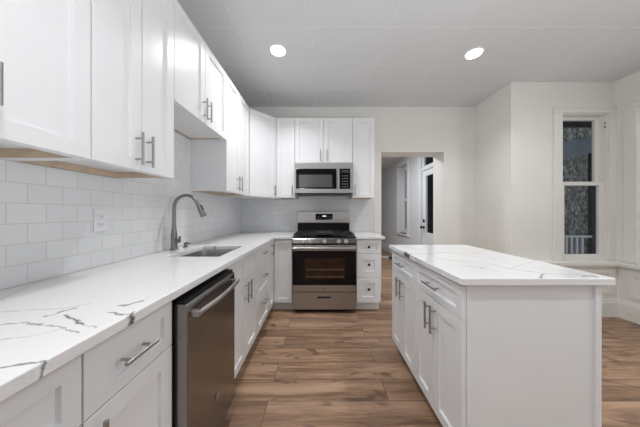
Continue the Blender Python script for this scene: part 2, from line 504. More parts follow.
# tiled backsplash
struct_boxes('trim_1', 'tile_left', [(XL, -1.2, 0.914, XL + 0.008, YB, 1.397), (XL, 1.262, 1.397, XL + 0.008, 1.963, 1.855)])
struct_boxes('trim_2', 'tile_back', [(XL + 0.008, YB - 0.008, 0.914, 0.812, YB, 1.396), (-0.334, YB - 0.008, 1.396, 0.433, YB, 1.46)])
# wainscot under the bay windows, with ledge, apron, panels and baseboard
YS, XS = 2.50, 3.44
struct_boxes('trim_3', 'trimw', [(2.32, YS, 0.0, XS, YW, 0.585), (XS, 0.2, 0.0, XR, YW, 0.585)])
struct_boxes('trim_4', 'trimw', [(2.30, YS - 0.035, 0.588, XS - 0.035, YW, 0.622), (XS - 0.035, 0.2, 0.588, XR, YW, 0.622)])
def frame_boxes(fr, u0, z0, u1, z1, w=0.035, d=0.012):
    bm = bmesh.new()
    bx(bm, u0, 0, z0, u1, d, z0 + w, fr); bx(bm, u0, 0, z1 - w, u1, d, z1, fr)
    bx(bm, u0, 0, z0 + w, u0 + w, d, z1 - w, fr); bx(bm, u1 - w, 0, z0 + w, u1, d, z1 - w, fr)
    return bm
frS = Fr((0, YS, 0), (1, 0, 0), (0, -1, 0))
frR = Fr((XS, 0, 0), (0, 1, 0), (-1, 0, 0))
struct('trim_5', frame_boxes(frS, 2.45, 0.26, 3.36, 0.53), M['trimw'], 0.003)
struct('trim_6', frame_boxes(frR, 1.3, 0.26, 2.40, 0.53), M['trimw'], 0.003)
struct_boxes('baseboard_bay', 'trimw', [(2.30, YS - 0.02, 0, XS - 0.02, YS, 0.17), (2.30, YS - 0.012, 0.17, XS - 0.012, YS, 0.195)])
struct_boxes('baseboard_right', 'trimw', [(XS - 0.02, 0.2, 0, XS, YS, 0.17), (XS - 0.012, 0.2, 0.17, XS, YS, 0.195)])
struct_boxes('baseboard_back', 'trimw', [(DX1 + 0.001, YB - 0.018, 0, 2.30, YB, 0.17)])

# bay window
w1 = sgroup('window_1', (WX0, YW, WZ0))
one('window_casing', 'trimw', w1, (WX0 - 0.10, YW - 0.022, WZ0 - 0.005, WX0, YW, WZ1 + 0.0), (WX1, YW - 0.022, WZ0 - 0.005, XR, YW, WZ1),
    (WX0 - 0.10, YW - 0.026, WZ1, XR, YW, WZ1 + 0.05), (WX0 - 0.11, YW - 0.035, WZ1 + 0.05, XR, YW, WZ1 + 0.065), bevel=0.003)
one('window_sill', 'trimw', w1, (WX0, YW - 0.01, WZ0 - 0.03, WX1, YW + 0.10, WZ0), bevel=0.003)
one('jamb', 'trimw', w1, (WX0, YW, WZ0, WX0 + 0.012, YW + 0.10, WZ1), (WX1 - 0.012, YW, WZ0, WX1, YW + 0.10, WZ1), (WX0 + 0.012, YW, WZ1 - 0.012, WX1 - 0.012, YW + 0.10, WZ1))
def sash(parent, x0, x1, y0, y1, z0, z1, s=0.055, b=0.05, tp=0.04):
    f = one('sash', 'trimw', parent, (x0, y0, z0, x0 + s, y1, z1), (x1 - s, y0, z0, x1, y1, z1), (x0 + s, y0, z0, x1 - s, y1, z0 + b), (x0 + s, y0, z1 - tp, x1 - s, y1, z1), bevel=0.002)
    ym = (y0 + y1) / 2
    one('pane', 'glass', f, (x0 + s, ym - 0.002, z0 + b, x1 - s, ym + 0.002, z1 - tp))
sash(w1, WX0 + 0.013, WX1 - 0.013, YW + 0.062, YW + 0.097, 1.53, WZ1 - 0.013)
sash(w1, WX0 + 0.013, WX1 - 0.013, YW + 0.022, YW + 0.057, WZ0 + 0.001, 1.565, 0.055, 0.06, 0.035)
bm = bmesh.new()
lathe(bm, (WX1 - 0.013, YW + 0.012, 2.28), (-1, 0, 0), [(0, 0.009), (0.004, 0.009)], 12); lathe(bm, (WX1 - 0.013, YW + 0.012, 2.235), (-1, 0, 0), [(0, 0.009), (0.004, 0.009)], 12)
obj('latch', bm, 'slot', w1, 0, True)
# side window, only its far casing is in view
w2 = sgroup('window_2', (XR, RY0, WZ0))
one('window_casing', 'trimw', w2, (XR - 0.022, RY1, WZ0 - 0.005, XR, RY1 + 0.11, WZ1), (XR - 0.022, RY0 - 0.11, WZ0 - 0.005, XR, RY0, WZ1),
    (XR - 0.026, RY0 - 0.11, WZ1, XR, RY1 + 0.11, WZ1 + 0.05), (XR - 0.035, RY0 - 0.11, WZ1 + 0.05, XR, RY1 + 0.12, WZ1 + 0.065), bevel=0.003)
one('window_sill', 'trimw', w2, (XR - 0.01, RY0, WZ0 - 0.03, XR + 0.16, RY1, WZ0))
f2 = one('sash', 'trimw', w2, (XR + 0.06, RY0, WZ0, XR + 0.10, RY0 + 0.05, WZ1), (XR + 0.06, RY1 - 0.05, WZ0, XR + 0.10, RY1, WZ1), (XR + 0.06, RY0 + 0.05, WZ0, XR + 0.10, RY1 - 0.05, WZ0 + 0.06),
    (XR + 0.06, RY0 + 0.05, 1.52, XR + 0.10, RY1 - 0.05, 1.565), (XR + 0.06, RY0 + 0.05, WZ1 - 0.04, XR + 0.10, RY1 - 0.05, WZ1))
one('pane', 'glass', f2, (XR + 0.078, RY0 + 0.05, WZ0 + 0.06, XR + 0.082, RY1 - 0.05, 1.52), (XR + 0.078, RY0 + 0.05, 1.565, XR + 0.082, RY1 - 0.05, WZ1 - 0.04))

# hall beyond the doorway
HX, HZ = 2.10, 2.57
DY0, DY1, DT = 3.82, 4.46, 2.36
HW0, HW1 = 5.20, 5.80
struct_boxes('wall_hall_right', 'hallw', [(HX, YH, 0, HX + 0.072, DY0, HZ), (HX, DY0, DT, HX + 0.072, DY1, HZ), (HX, DY1, 0, HX + 0.072, HW0 - 0.05, HZ), (HX, HW0 - 0.05, 0, HX + 0.2, HW0, HZ),
    (HX, HW0, 0, HX + 0.2, HW1, 0.66), (HX, HW0, 2.40, HX + 0.2, HW1, HZ), (HX, HW1, 0, HX + 0.2, 8.5, HZ)])
struct_boxes('wall_hall_left', 'hallw', [(-0.4, YH, 0, -0.2, 8.5, HZ)])
struct_boxes('wall_hall_end', 'hallw', [(-0.2, 8.4, 0, HX, 8.5, HZ)])
struct_boxes('ceiling_hall', 'hallw', [(-0.4, YH, HZ, HX + 0.2, 8.5, HZ + 0.1)])
struct_boxes('baseboard_hall', 'doorw', [(HX - 0.02, DY1 + 0.09, 0, HX, 8.4, 0.17), (HX - 0.012, DY1 + 0.09, 0.17, HX, 8.4, 0.20)])
w3 = sgroup('window_3', (HX, HW0, 0.66))
one('window_casing', 'doorw', w3, (HX - 0.02, HW0 - 0.11, 0.66, HX, HW0, 2.40), (HX - 0.02, HW1, 0.66, HX, HW1 + 0.11, 2.40), (HX - 0.022, HW0 - 0.11, 2.40, HX, HW1 + 0.11, 2.49), bevel=0.003)
one('window_sill', 'doorw', w3, (HX - 0.04, HW0 - 0.12, 0.635, HX + 0.13, HW1 + 0.06, 0.66), bevel=0.004)
f3 = one('sash', 'doorw', w3, (HX + 0.13, HW0, 0.66, HX + 0.17, HW0 + 0.05, 2.40), (HX + 0.13, HW1 - 0.06, 0.66, HX + 0.17, HW1, 2.40),
    (HX + 0.13, HW0 + 0.05, 0.66, HX + 0.17, HW1 - 0.06, 0.76), (HX + 0.13, HW0 + 0.05, 1.50, HX + 0.17, HW1 - 0.06, 1.56), (HX + 0.13, HW0 + 0.05, 2.30, HX + 0.17, HW1 - 0.06, 2.40))
one('pane', 'glass', f3, (HX + 0.148, HW0 + 0.05, 0.76, HX + 0.152, HW1 - 0.06, 1.50), (HX + 0.148, HW0 + 0.05, 1.56, HX + 0.152, HW1 - 0.06, 2.30))
d1 = sgroup('door_1', (HX, DY0, 0))
one('door_frame', 'doorw', d1, (HX - 0.025, DY1, 0, HX, DY1 + 0.09, DT + 0.02), (HX - 0.025, DY0 - 0.09, 0, HX, DY0, DT + 0.02), (HX - 0.028, DY0 - 0.09, DT + 0.02, HX, DY1 + 0.09, DT + 0.12),
    (HX - 0.01, DY0, 2.05, HX + 0.07, DY1, 2.10), (HX, DY1 - 0.015, 0, HX + 0.07, DY1, 2.05), (HX, DY0, 0, HX + 0.07, DY0 + 0.015, 2.05), bevel=0.003)
leaf = one('door_leaf', 'doorw', d1, (HX + 0.015, DY0 + 0.016, 0.004, HX + 0.055, DY0 + 0.16, 2.045), (HX + 0.015, DY1 - 0.14, 0.004, HX + 0.055, DY1 - 0.016, 2.045),
    (HX + 0.015, DY0 + 0.16, 0.004, HX + 0.055, DY1 - 0.14, 0.80), (HX + 0.015, DY0 + 0.16, 1.93, HX + 0.055, DY1 - 0.14, 2.045), bevel=0.003)
one('pane', 'glass', leaf, (HX + 0.033, DY0 + 0.16, 0.80, HX + 0.037, DY1 - 0.14, 1.93))
tf = one('transom', 'doorw', d1, (HX + 0.015, DY0, 2.10, HX + 0.055, DY0 + 0.05, DT), (HX + 0.015, DY1 - 0.06, 2.10, HX + 0.055, DY1, DT), (HX + 0.015, DY0 + 0.05, 2.10, HX + 0.055, DY1 - 0.06, 2.14), (HX + 0.015, DY0 + 0.05, DT - 0.03, HX + 0.055, DY1 - 0.06, DT))
one('pane', 'glass', tf, (HX + 0.033, DY0 + 0.05, 2.14, HX + 0.037, DY1 - 0.06, DT - 0.03))
bm = bmesh.new()
lathe(bm, (HX + 0.0145, DY1 - 0.07, 1.03), (-1, 0, 0), [(0, 0.034), (0.012, 0.034), (0.02, 0.02)], 16)
obj('deadbolt', bm, 'black', leaf, 0, True)
bm = bmesh.new()
lathe(bm, (HX + 0.0145, DY1 - 0.07, 0.90), (-1, 0, 0), [(0, 0.032), (0.01, 0.032), (0.014, 0.012), (0.04, 0.012), (0.05, 0.028), (0.065, 0.03), (0.075, 0.02)], 16)
obj('door_knob', bm, 'black', leaf, 0, True)

# porch outside the bay window
struct_boxes('trim_7', 'porch', [(2.4, 3.6, -0.15, 9.0, 7.5, 0.0)])
st = bmesh.new()
bx(st, 6.55, 5.8, 0.0, 10.5, 6.8, 5.5); bx(st, 5.2, 5.85, 0.0, 6.55, 6.8, 2.03)
tag(obj('stone_wall', st, 'stone', None, 0.03), 'rough dark stone wall of the house beyond the bay window', 'wall')
tag(obj('added_backdrop_wall', (lambda b: (bx(b, 2.36, 8.8, 0.0, 5.1, 9.2, 4.5), b)[1])(bmesh.new()), 'porch', None, 0.03), 'dark wall added outside to darken the hall door glass', 'wall')  # added backdrop that makes the hall door glass look dark
prf = thing('porch_roof', 'dark porch roof with a blue grey beam outside the bay window', 'roof', (5, 4.2, 2.2))
bm = bmesh.new()
for k in range(9): bx(bm, 3.2, 2.95 + k * 0.16, 2.92 + 0.0 * k, 8.0, 3.10 + k * 0.16, 2.96)
obj('roof_boards', bm, 'porch', prf)
bm = bmesh.new()
vs = []
for (x, z) in ((4.0, 2.10), (6.2, 2.52)):
    for y in (4.25, 4.36):
        for h in (0, 0.34): vs.append(bm.verts.new((x, y, z + h)))
for f in ((0, 1, 3, 2), (4, 6, 7, 5), (0, 4, 5, 1), (2, 3, 7, 6), (0, 2, 6, 4), (1, 5, 7, 3)): bm.faces.new([vs[i] for i in f])
obj('roof_beam', bm, 'beam', prf, 0.005)
rl = thing('porch_railing', 'weathered white balustrade seen through the lower bay window', 'railing', (5, 4.0, 0))
one('top_rail', 'railw', rl, (4.2, 3.97, 0.74, 5.009, 4.03, 0.775), bevel=0.004)
one('bottom_rail', 'railw', rl, (4.2, 3.98, 0.10, 5.009, 4.02, 0.14), bevel=0.004)
for k in range(7): one('baluster', 'railw', rl, (4.24 + k * 0.098, 3.985, 0.14, 4.28 + k * 0.098, 4.015, 0.74), bevel=0.003)
one('post', 'porch', rl, (5.01, 3.98, 0.0, 5.13, 4.04, 2.3))

# ------------------------------------------------------------------ downlights
def downlight(x, y, label, power=DOWNLIGHT_POWER, spread=105):
    t = thing('ceiling_light', label, 'ceiling light', (x, y, ZC), 'recessed ceiling lights')
    bm = bmesh.new()
    lathe(bm, (x, y, ZC - 0.0005), (0, 0, -1), [(0, 0.088), (0.006, 0.086), (0.010, 0.074), (0.006, 0.068)], 32)
    obj('trim_ring', bm, 'plastic', t, 0, True)
    bm = bmesh.new()
    lathe(bm, (x, y, ZC - 0.008), (0, 0, -1), [(0, 0.067), (0.004, 0.067)], 32)
    obj('diffuser', bm, 'lamp', t)
    l = bpy.data.lights.new('downlight_bulb', 'AREA'); l.shape = 'DISK'; l.size = 0.13; l.energy = power; l.color = (0.99, 0.995, 1.0); l.spread = math.radians(spread)
    o = bpy.data.objects.new('downlight_bulb', l); C.objects.link(o)
    o.parent = t; o.location = (0, 0, -0.0145)
downlight(-0.406, 2.087, 'round lit ceiling light above the sink counter aisle', 7.6, 128)
downlight(1.516, 2.126, 'round lit ceiling light above the far end of the island', 6.0, 125)
for (x, y, w, pw, sp) in ((-0.30, 0.20, 'over the left counter behind the view', 3.6, 105), (1.52, 0.20, 'over the near end of the island', 3.6, 105),
        (-0.30, -1.3, 'at the rear left of the kitchen', 2.0, 105), (1.52, -1.3, 'at the rear right of the kitchen', 2.0, 105), (2.90, 1.0, 'added out of view to brighten the bay wall', 6.5, 165)):  # the last lamp is added to brighten the bay side
    downlight(x, y, 'round lit ceiling light ' + w, pw, sp)

# ------------------------------------------------------------------ cabinets
ZB, ZT = 1.397, 2.464
G_UP = 'white wall cabinets'
G_BASE = 'white base cabinets'
def upper(fr, u0, u1, z0, z1, label, doors, depth=0.329, recess=0.033, hz=None, hl=0.15):
    """doors: list of (u0, u1, handle u)"""
    t = thing('wall_cabinet', label, 'cabinet', fr.p((u0 + u1) / 2, -depth / 2, z0), G_UP)
    g = 0.0008; a, b = u0 + g, u1 - g; k = 0.018
    bm = bmesh.new()
    bx(bm, a, -depth, z0, a + k, -0.021, z1, fr); bx(bm, b - k, -depth, z0, b, -0.021, z1, fr)
    bx(bm, a + k, -depth, z1 - k, b - k, -0.021, z1, fr); bx(bm, a + k, -depth, z0 + recess, b - k, -0.040, z0 + recess + k, fr)
    bx(bm, a + k, -0.040, z0, b - k, -0.021, z0 + recess + k, fr)
    bx(bm, a + k, -depth, z0 + recess + k, b - k, -depth + 0.006, z1 - k, fr)
    obj('carcass', bm, 'cab', t, 0.001)
    bm = bmesh.new()
    lz = z0 + 0.0015
    bx(bm, a + k, -depth + 0.001, lz, b - k, -depth + 0.015, z0 + recess - 0.001, fr)
    bx(bm, a + k + 0.0005, -depth + 0.015, lz, a + k + 0.006, -0.041, z0 + recess - 0.001, fr)
    bx(bm, b - k - 0.006, -depth + 0.015, lz, b - k - 0.0005, -0.041, z0 + recess - 0.001, fr)
    o = obj('underside_rail', bm, 'raw', t); o['label'] = 'raw wood rail'
    for (d0, d1, hu) in doors:
        bm = bmesh.new(); shaker(bm, fr, d0 + 0.0022, z0 + 0.001, d1 - 0.0022, z1 - 0.003, -0.02, 0, 0.055 if d1 - d0 > 0.2 else 0.048)
        d = obj('door', bm, 'cab', t)
        if hu is not None: pull(d, fr, hu, (z0 + 0.023 + hl / 2) if hz is None else hz, hl)
    return t
XU = -0.85
frUL = Fr((XU, 0, 0), (0, 1, 0), (1, 0, 0))
upper(frUL, 0.24, 0.804, ZB, ZT, 'tall white wall cabinet nearest the viewer, cut off by the left edge', [(0.24, 0.522, 0.49), (0.522, 0.804, 0.5515)], hz=1.53, hl=0.11)
upper(frUL, 0.804, 1.2605, ZB, ZT, 'tall white double door wall cabinet above the counter outlet, before the sink', [(0.804, 1.0325, 0.998), (1.0325, 1.2605, 1.059)])
upper(frUL, 1.2605, 1.964, 1.856, ZT, 'short white double door wall cabinet raised above the sink', [(1.2605, 1.600, 1.569), (1.600, 1.964, 1.629)], recess=0.012)
upper(frUL, 1.964, 2.604, ZB, ZT, 'tall white double door wall cabinet beyond the sink, next to the corner', [(1.964, 2.26, 2.205), (2.26, 2.604, 2.275)])
# diagonal corner cabinet
t = thing('wall_cabinet', 'tall white corner wall cabinet with one diagonal door', 'cabinet', (-0.95, 2.98, ZB), G_UP)
A, B = Vector((XU, 2.605, 0)), Vector((-0.583, 2.88, 0))
U = (B - A).normalized(); N = Vector((U.y, -U.x, 0)); dl = (B - A).length
frD = Fr(A, U, N)
A2, B2 = A - N * 0.021, B - N * 0.021
bm = bmesh.new()
prism(bm, [(XL + 0.001, 2.605), (A2.x, 2.605), (A2.x + 0.002, A2.y + 0.001), (B2.x, B2.y), (-0.584, B2.y), (-0.584, YB - 0.001), (XL + 0.001, YB - 0.001)], ZB, ZT)
obj('carcass', bm, 'cab', t)
bm = bmesh.new(); shaker(bm, frD, 0.004, ZB + 0.001, dl - 0.004, ZT - 0.003); d = obj('door', bm, 'cab', t)
pull(d, frD, dl - 0.034, 1.49, 0.14)
YU = 2.88
frUB = Fr((0, YU, 0), (1, 0, 0), (0, -1, 0))
upper(frUB, -0.582, -0.336, ZB, ZT, 'narrow white single door wall cabinet between the corner and the microwave', [(-0.582, -0.336, -0.366)], hl=0.14)
upper(frUB, -0.335, 0.434, 1.858, ZT, 'short white double door wall cabinet directly above the microwave', [(-0.335, 0.0495, 0.004), (0.0495, 0.434, 0.093)], recess=0.012)
upper(frUB, 0.435, 0.730, ZB, ZT, 'narrow white single door wall cabinet right of the microwave', [(0.435, 0.730, 0.463)], hl=0.14)

ZK, ZBT = 0.112, 0.882
def base(fr, u0, u1, label, depth=0.612, name='base_cabinet', group=G_BASE):
    t = thing(name, label, 'cabinet', fr.p((u0 + u1) / 2, -depth / 2, 0), group)
    g = 0.0008; a, b = u0 + g, u1 - g; k = 0.018
    bm = bmesh.new()
    bx(bm, a, -depth, ZK, a + k, -0.021, ZBT, fr); bx(bm, b - k, -depth, ZK, b, -0.021, ZBT, fr)
    bx(bm, a + k, -depth, ZK, b - k, -0.021, ZK + k, fr)
    bx(bm, a + k, -depth, ZK + k, b - k, -depth + 0.006, ZBT, fr)
    bx(bm, a + k, -0.039, ZK + k, b - k, -0.021, ZBT, fr)
    obj('carcass', bm, 'cab', t, 0.001)
    one('toe_kick', 'cab', t, (a, -depth, 0.0, b, -0.085, ZK - 0.0005), fr=fr)
    return t
def bdoor(t, fr, u0, u1, z0, z1, hu=None, hz=0.615, hl=0.15, st=0.055):
    bm = bmesh.new(); shaker(bm, fr, u0 + 0.002, z0 + 0.002, u1 - 0.002, z1 - 0.002, st=st)
    d = obj('door', bm, 'cab', t)
    if hu is not None: pull(d, fr, hu, hz, hl)
    return d
def bdrawer(t, fr, u0, u1, z0, z1, hl=0.15, handle=True, st=0.04, hz=None, name='drawer', hu=None):
    bm = bmesh.new(); shaker(bm, fr, u0 + 0.002, z0 + 0.002, u1 - 0.002, z1 - 0.002, st=st)
    d = obj(name, bm, 'cab', t)
    if handle: pull(d, fr, (u0 + u1) / 2 if hu is None else hu, (z0 + z1) / 2 if hz is None else hz, hl, vert=False)
    return d
ZD = 0.705
XF = -0.555
frL = Fr((XF, 0, 0), (0, 1, 0), (1, 0, 0))
t = base(frL, -0.10, 0.506, 'white base cabinet nearest the viewer, cut off at the lower left corner')
bdrawer(t, frL, -0.10, 0.506, ZD, 0.872); bdoor(t, frL, -0.10, 0.203, ZK, ZD, 0.17); bdoor(t, frL, 0.203, 0.506, ZK, ZD, 0.235)
t = base(frL, 0.506, 0.812, 'white base cabinet with one drawer, directly left of the dishwasher')
bdrawer(t, frL, 0.506, 0.812, ZD, 0.872, 0.112, hu=0.640); bdoor(t, frL, 0.506, 0.812, ZK, ZD, 0.528)
t = base(frL, 1.292, 1.91, 'white double door sink base cabinet just beyond the dishwasher')
bdrawer(t, frL, 1.292, 1.601, ZD, 0.872, handle=False, name='false_front'); bdrawer(t, frL, 1.601, 1.91, ZD, 0.872, handle=False, name='false_front')
bdoor(t, frL, 1.292, 1.620, ZK, ZD, 1.585); bdoor(t, frL, 1.620, 1.91, ZK, ZD, 1.655)
t = base(frL, 1.91, 2.345, 'white base cabinet with three handled drawers, beyond the sink doors')
bdrawer(t, frL, 1.91, 2.345, ZD, 0.872, 0.12, hz=0.805); bdrawer(t, frL, 1.91, 2.345, 0.42, ZD, 0.12, st=0.055, hz=0.585); bdrawer(t, frL, 1.91, 2.345, ZK, 0.42, 0.12, st=0.055, hz=0.33)
# corner cabinet with a two leaf folding door
YF = 2.60
frB = Fr((0, YF, 0), (1, 0, 0), (0, -1, 0))
t = thing('base_cabinet', 'white corner base cabinet with folding door, left of the stove', 'cabinet', (-0.86, 2.9, 0), G_BASE)
bm = bmesh.new()
prism(bm, [(-1.167, 2.346), (-0.576, 2.346), (-0.576, 2.621), (-0.337, 2.621), (-0.337, 3.20), (-1.167, 3.20)], ZK, ZBT)
obj('carcass', bm, 'cab', t)
bm = bmesh.new()
prism(bm, [(-1.167, 2.346), (-0.640, 2.346), (-0.640, 2.685), (-0.337, 2.685), (-0.337, 3.20), (-1.167, 3.20)], 0.0, ZK - 0.0005)
obj('toe_kick', bm, 'cab', t)
bdoor(t, frL, 2.346, 2.596, ZK, 0.872, 2.45, 0.78, 0.14)
bdoor(t, frB, -0.552, -0.337, ZK, 0.872, st=0.05)
# three drawer base right of the stove, square dark knobs
t = base(frB, 0.440, 0.732, 'narrow white three drawer base cabinet with dark knobs, right of the stove', depth=0.598)
for (z0, z1, kz, st) in ((ZD, 0.872, 0.787, 0.045), (0.42, ZD, 0.575, 0.07), (ZK, 0.42, 0.280, 0.07)):
    d = bdrawer(t, frB, 0.440, 0.732, z0, z1, handle=False, st=st)
    bm = bmesh.new()
    cyl(bm, frB.p(0.586, -0.010, kz), frB.p(0.586, 0.012, kz), 0.006, 10)
    bx(bm, 0.572, 0.012, kz - 0.014, 0.600, 0.026, kz + 0.014, frB)
    o = obj('knob', bm, 'knobdark', d, 0.003); o['label'] = 'square dark knob'

# ------------------------------------------------------------------ countertops
ZQ0, ZQ1 = 0.8835, 0.914
SX0, SX1, SY0, SY1 = -1.00, -0.657, 1.40, 1.845
bm = bmesh.new()
slab(bm, [-1.171, SX0, SX1, -0.530, -0.331], [-0.12, SY0, SY1, 2.572, 3.2015],
     lambda x, y: (x < -0.530 or y > 2.572) and not (SX0 < x < SX1 and SY0 < y < SY1), ZQ0, ZQ1)
tag(obj('countertop', bm, 'quartz_left', None, 0.003), 'long white L-shaped quartz countertop with grey veins round the sink corner', 'countertop', 'white quartz countertops')
bm = bmesh.new(); bx(bm, 0.432, 2.572, ZQ0, 0.775, 3.2015, ZQ1)
tag(obj('countertop', bm, 'quartz', None, 0.003), 'small white quartz countertop on the drawers right of the stove', 'countertop', 'white quartz countertops')

# sink
t = thing('sink', 'undermount stainless steel sink set in the left counter', 'sink', ((SX0 + SX1) / 2, (SY0 + SY1) / 2, 0.70))
def bowl(bm, x0, x1, y0, y1, ztop, zbot, r, th):
    def loop(off, z, rr):
        out = []
        for (cx, cy, a0) in ((x1 - rr, y1 - rr, 0), (x0 + rr, y1 - rr, 90), (x0 + rr, y0 + rr, 180), (x1 - rr, y0 + rr, 270)):
            for k in range(7):
                a = math.radians(a0 + 15 * k)
                out.append(bm.verts.new((cx + math.cos(a) * (rr + off), cy + math.sin(a) * (rr + off), z)))
        return out
    L = [loop(0.025, ztop, r), loop(0.0, ztop, r), loop(-0.004, ztop - 0.02, r), loop(-0.008, zbot + 0.03, r), loop(-0.018, zbot + 0.008, r), loop(-0.04, zbot, r)]
    for A_, B_ in zip(L[:-1], L[1:]):
        n = len(A_)
        for i in range(n): bm.faces.new([A_[i], A_[(i + 1) % n], B_[(i + 1) % n], B_[i]])
    bm.faces.new(L[-1])
bm = bmesh.new(); bowl(bm, SX0 - 0.003, SX1 + 0.003, SY0 - 0.003, SY1 + 0.003, ZQ0 - 0.001, 0.68, 0.045, 0.002)
bmesh.ops.recalc_face_normals(bm, faces=bm.faces)
o = obj('bowl', bm, 'sinksteel', t, 0, True, fix=False)
md = o.modifiers.new('thick', 'SOLIDIFY'); md.thickness = 0.0015
bm = bmesh.new(); lathe(bm, (-0.83, 1.62, 0.682), (0, 0, 1), [(0, 0.045), (0.003, 0.045), (0.003, 0.036), (0.0015, 0.03), (0.0015, 0.008), (0.006, 0.006)], 24)
obj('drain', bm, 'nickel', t, 0, True)

# faucet
fx, fy = -1.118, 1.655
t = thing('faucet', 'brushed nickel gooseneck pull down faucet behind the sink', 'faucet', (fx, fy, 0.914))
bm = bmesh.new(); lathe(bm, (fx, fy, 0.914), (0, 0, 1), [(0, 0.030), (0.006, 0.030), (0.012, 0.024), (0.02, 0.0225)], 24); obj('base', bm, 'faucet', t, 0, True)
bm = bmesh.new()
pts = [(fx, fy, 0.93), (fx, fy, 0.99), (fx, fy, 1.04), (fx, fy, 1.08), (fx, fy, 1.13), (fx, fy, 1.22)]
rad = [0.0225, 0.0225, 0.0205, 0.0155, 0.0125, 0.0120]
R = 0.092
for k in range(1, 13):
    a = math.radians(180 - k * 13.2)
    pts.append((fx + R + R * math.cos(a), fy, 1.235 + R * math.sin(a) * 1.06)); rad.append(0.0118)
tube(bm, pts, rad, 18); obj('neck', bm, 'faucet', t, 0, True)
e = Vector(pts[-1]); dr = (e - Vector(pts[-2])).normalized()
bm = bmesh.new(); lathe(bm, e - dr * 0.003, dr, [(0, 0.0125), (0.012, 0.0135), (0.014, 0.0125), (0.018, 0.0135), (0.05, 0.018), (0.108, 0.0225), (0.114, 0.021), (0.114, 0.015)], 20)
hd = obj('spray_head', bm, 'faucet', t, 0, True)
bm = bmesh.new(); q = e + dr * 0.045 + Vector((0.018, -0.002, 0.006)); cyl(bm, q - dr * 0.022, q + dr * 0.022, 0.005, 10); obj('spray_button', bm, 'black', hd, 0, True)
bm = bmesh.new()
cyl(bm, (fx + 0.015, fy - 0.006, 0.985), (fx + 0.050, fy - 0.014, 0.985), 0.015, 16)
tube(bm, [(fx + 0.043, fy - 0.012, 0.985), (fx + 0.052, fy - 0.016, 1.000), (fx + 0.058, fy - 0.02, 1.02)], [0.012, 0.009, 0.006], 12)
obj('lever', bm, 'faucet', t, 0, True)
qx, qy = -1.105, 1.775
t2 = thing('soap_dispenser', 'short brushed nickel soap dispenser beside the faucet', 'soap dispenser', (qx, qy, 0.914))
bm = bmesh.new(); lathe(bm, (qx, qy, 0.914), (0, 0, 1), [(0, 0.021), (0.006, 0.021), (0.010, 0.013), (0.022, 0.012), (0.026, 0.015), (0.036, 0.013)], 18); obj('body', bm, 'faucet', t2, 0, True)
bm = bmesh.new(); tube(bm, [(qx, qy, 0.949), (qx + 0.02, qy - 0.004, 0.953), (qx + 0.042, qy - 0.008, 0.947)], [0.008, 0.007, 0.005], 12); obj('spout', bm, 'faucet', t2, 0, True)

# ------------------------------------------------------------------ emblem of the appliance maker: a ring with script letters
def emblem(parent, fr, u, n, z, r, plate='nickel', ink='slot'):
    bm = bmesh.new()
    c = fr.p(u, n, z)
    lathe(bm, c, fr.N, [(0, r), (0.0015, r)], 28)
    d = obj('emblem', bm, plate, parent, 0, True)
    bm = bmesh.new()
    K = [bm.verts.new(c + fr.N * 0.0022 + (fr.U * math.cos(a) + Vector((0, 0, 1)) * math.sin(a)) * rr) for rr in (r * 0.82, r * 0.92) for a in [2 * math.pi * i / 28 for i in range(28)]]
    for i in range(28): bm.faces.new([K[i], K[(i + 1) % 28], K[28 + (i + 1) % 28], K[28 + i]])
    cu = bpy.data.curves.new('letters', 'FONT'); cu.body = 'GE'; cu.size = r * 1.15; cu.align_x = 'CENTER'; cu.align_y = 'CENTER'; cu.shear = 0.25
    tmp = bpy.data.objects.new('letters_tmp', cu); C.objects.link(tmp)
    dg = bpy.context.evaluated_depsgraph_get(); me = tmp.evaluated_get(dg).to_mesh()
    vs = [bm.verts.new(c + fr.N * 0.0022 + fr.U * v.co.x + Vector((0, 0, v.co.y))) for v in me.vertices]
    for p in me.polygons:
        try: bm.faces.new([vs[i] for i in p.vertices])
        except ValueError: pass
    tmp.evaluated_get(dg).to_mesh_clear(); bpy.data.objects.remove(tmp)
    obj('emblem_letters', bm, ink, parent, fix=False)

# ------------------------------------------------------------------ dishwasher
DW0, DW1 = 0.820, 1.288
frW = Fr((-0.507, 0, 0), (0, 1, 0), (1, 0, 0))
t = thing('dishwasher', 'stainless steel dishwasher with curved bar handle under the left counter', 'dishwasher', (-0.83, (DW0 + DW1) / 2, 0))
one('tub', 'black', t, (-1.165, DW0 - 0.004, 0.09, -0.562, DW1, 0.68), (-1.165, DW0 - 0.004, 0.68, -0.562, 1.37 - 0.1, 0.868))
one('toe_panel', 'black', t, (-1.1, DW0 + 0.004, 0.0, -0.60, DW1 - 0.004, 0.0895))
bm = bmesh.new()
prof = [(-0.060, 0.10), (-0.004, 0.10), (0.0, 0.104), (0.0, 0.838), (-0.006, 0.848), (-0.060, 0.848)]
vs0 = [bm.verts.new(frW.p(DW0 + 0.006, n, z)) for n, z in prof]; vs1 = [bm.verts.new(frW.p(DW1 - 0.004, n, z)) for n, z in prof]
for i in range(len(prof)): bm.faces.new([vs0[i], vs0[(i + 1) % 6], vs1[(i + 1) % 6], vs1[i]])
bm.faces.new(vs0[::-1]); bm.faces.new(vs1)
dd = obj('door', bm, 'steely', t, 0.003)
one('control_strip', 'black', t, (DW0 + 0.006, -0.058, 0.8485, DW1 - 0.004, -0.012, 0.862), fr=frW)
bm = bmesh.new()
hp = [(DW0 + 0.035 + k * (DW1 - DW0 - 0.065) / 12, 0.027 + 0.014 * math.sin(math.pi * k / 12), 0.802) for k in range(13)]
tube(bm, [frW.p(*q) for q in hp], 0.0105, 14)
for k in (0, 12):
    bx(bm, hp[k][0] - 0.011, -0.0005, 0.790, hp[k][0] + 0.011, 0.034, 0.814, frW)
obj('handle', bm, 'steel', dd, 0.002, True)
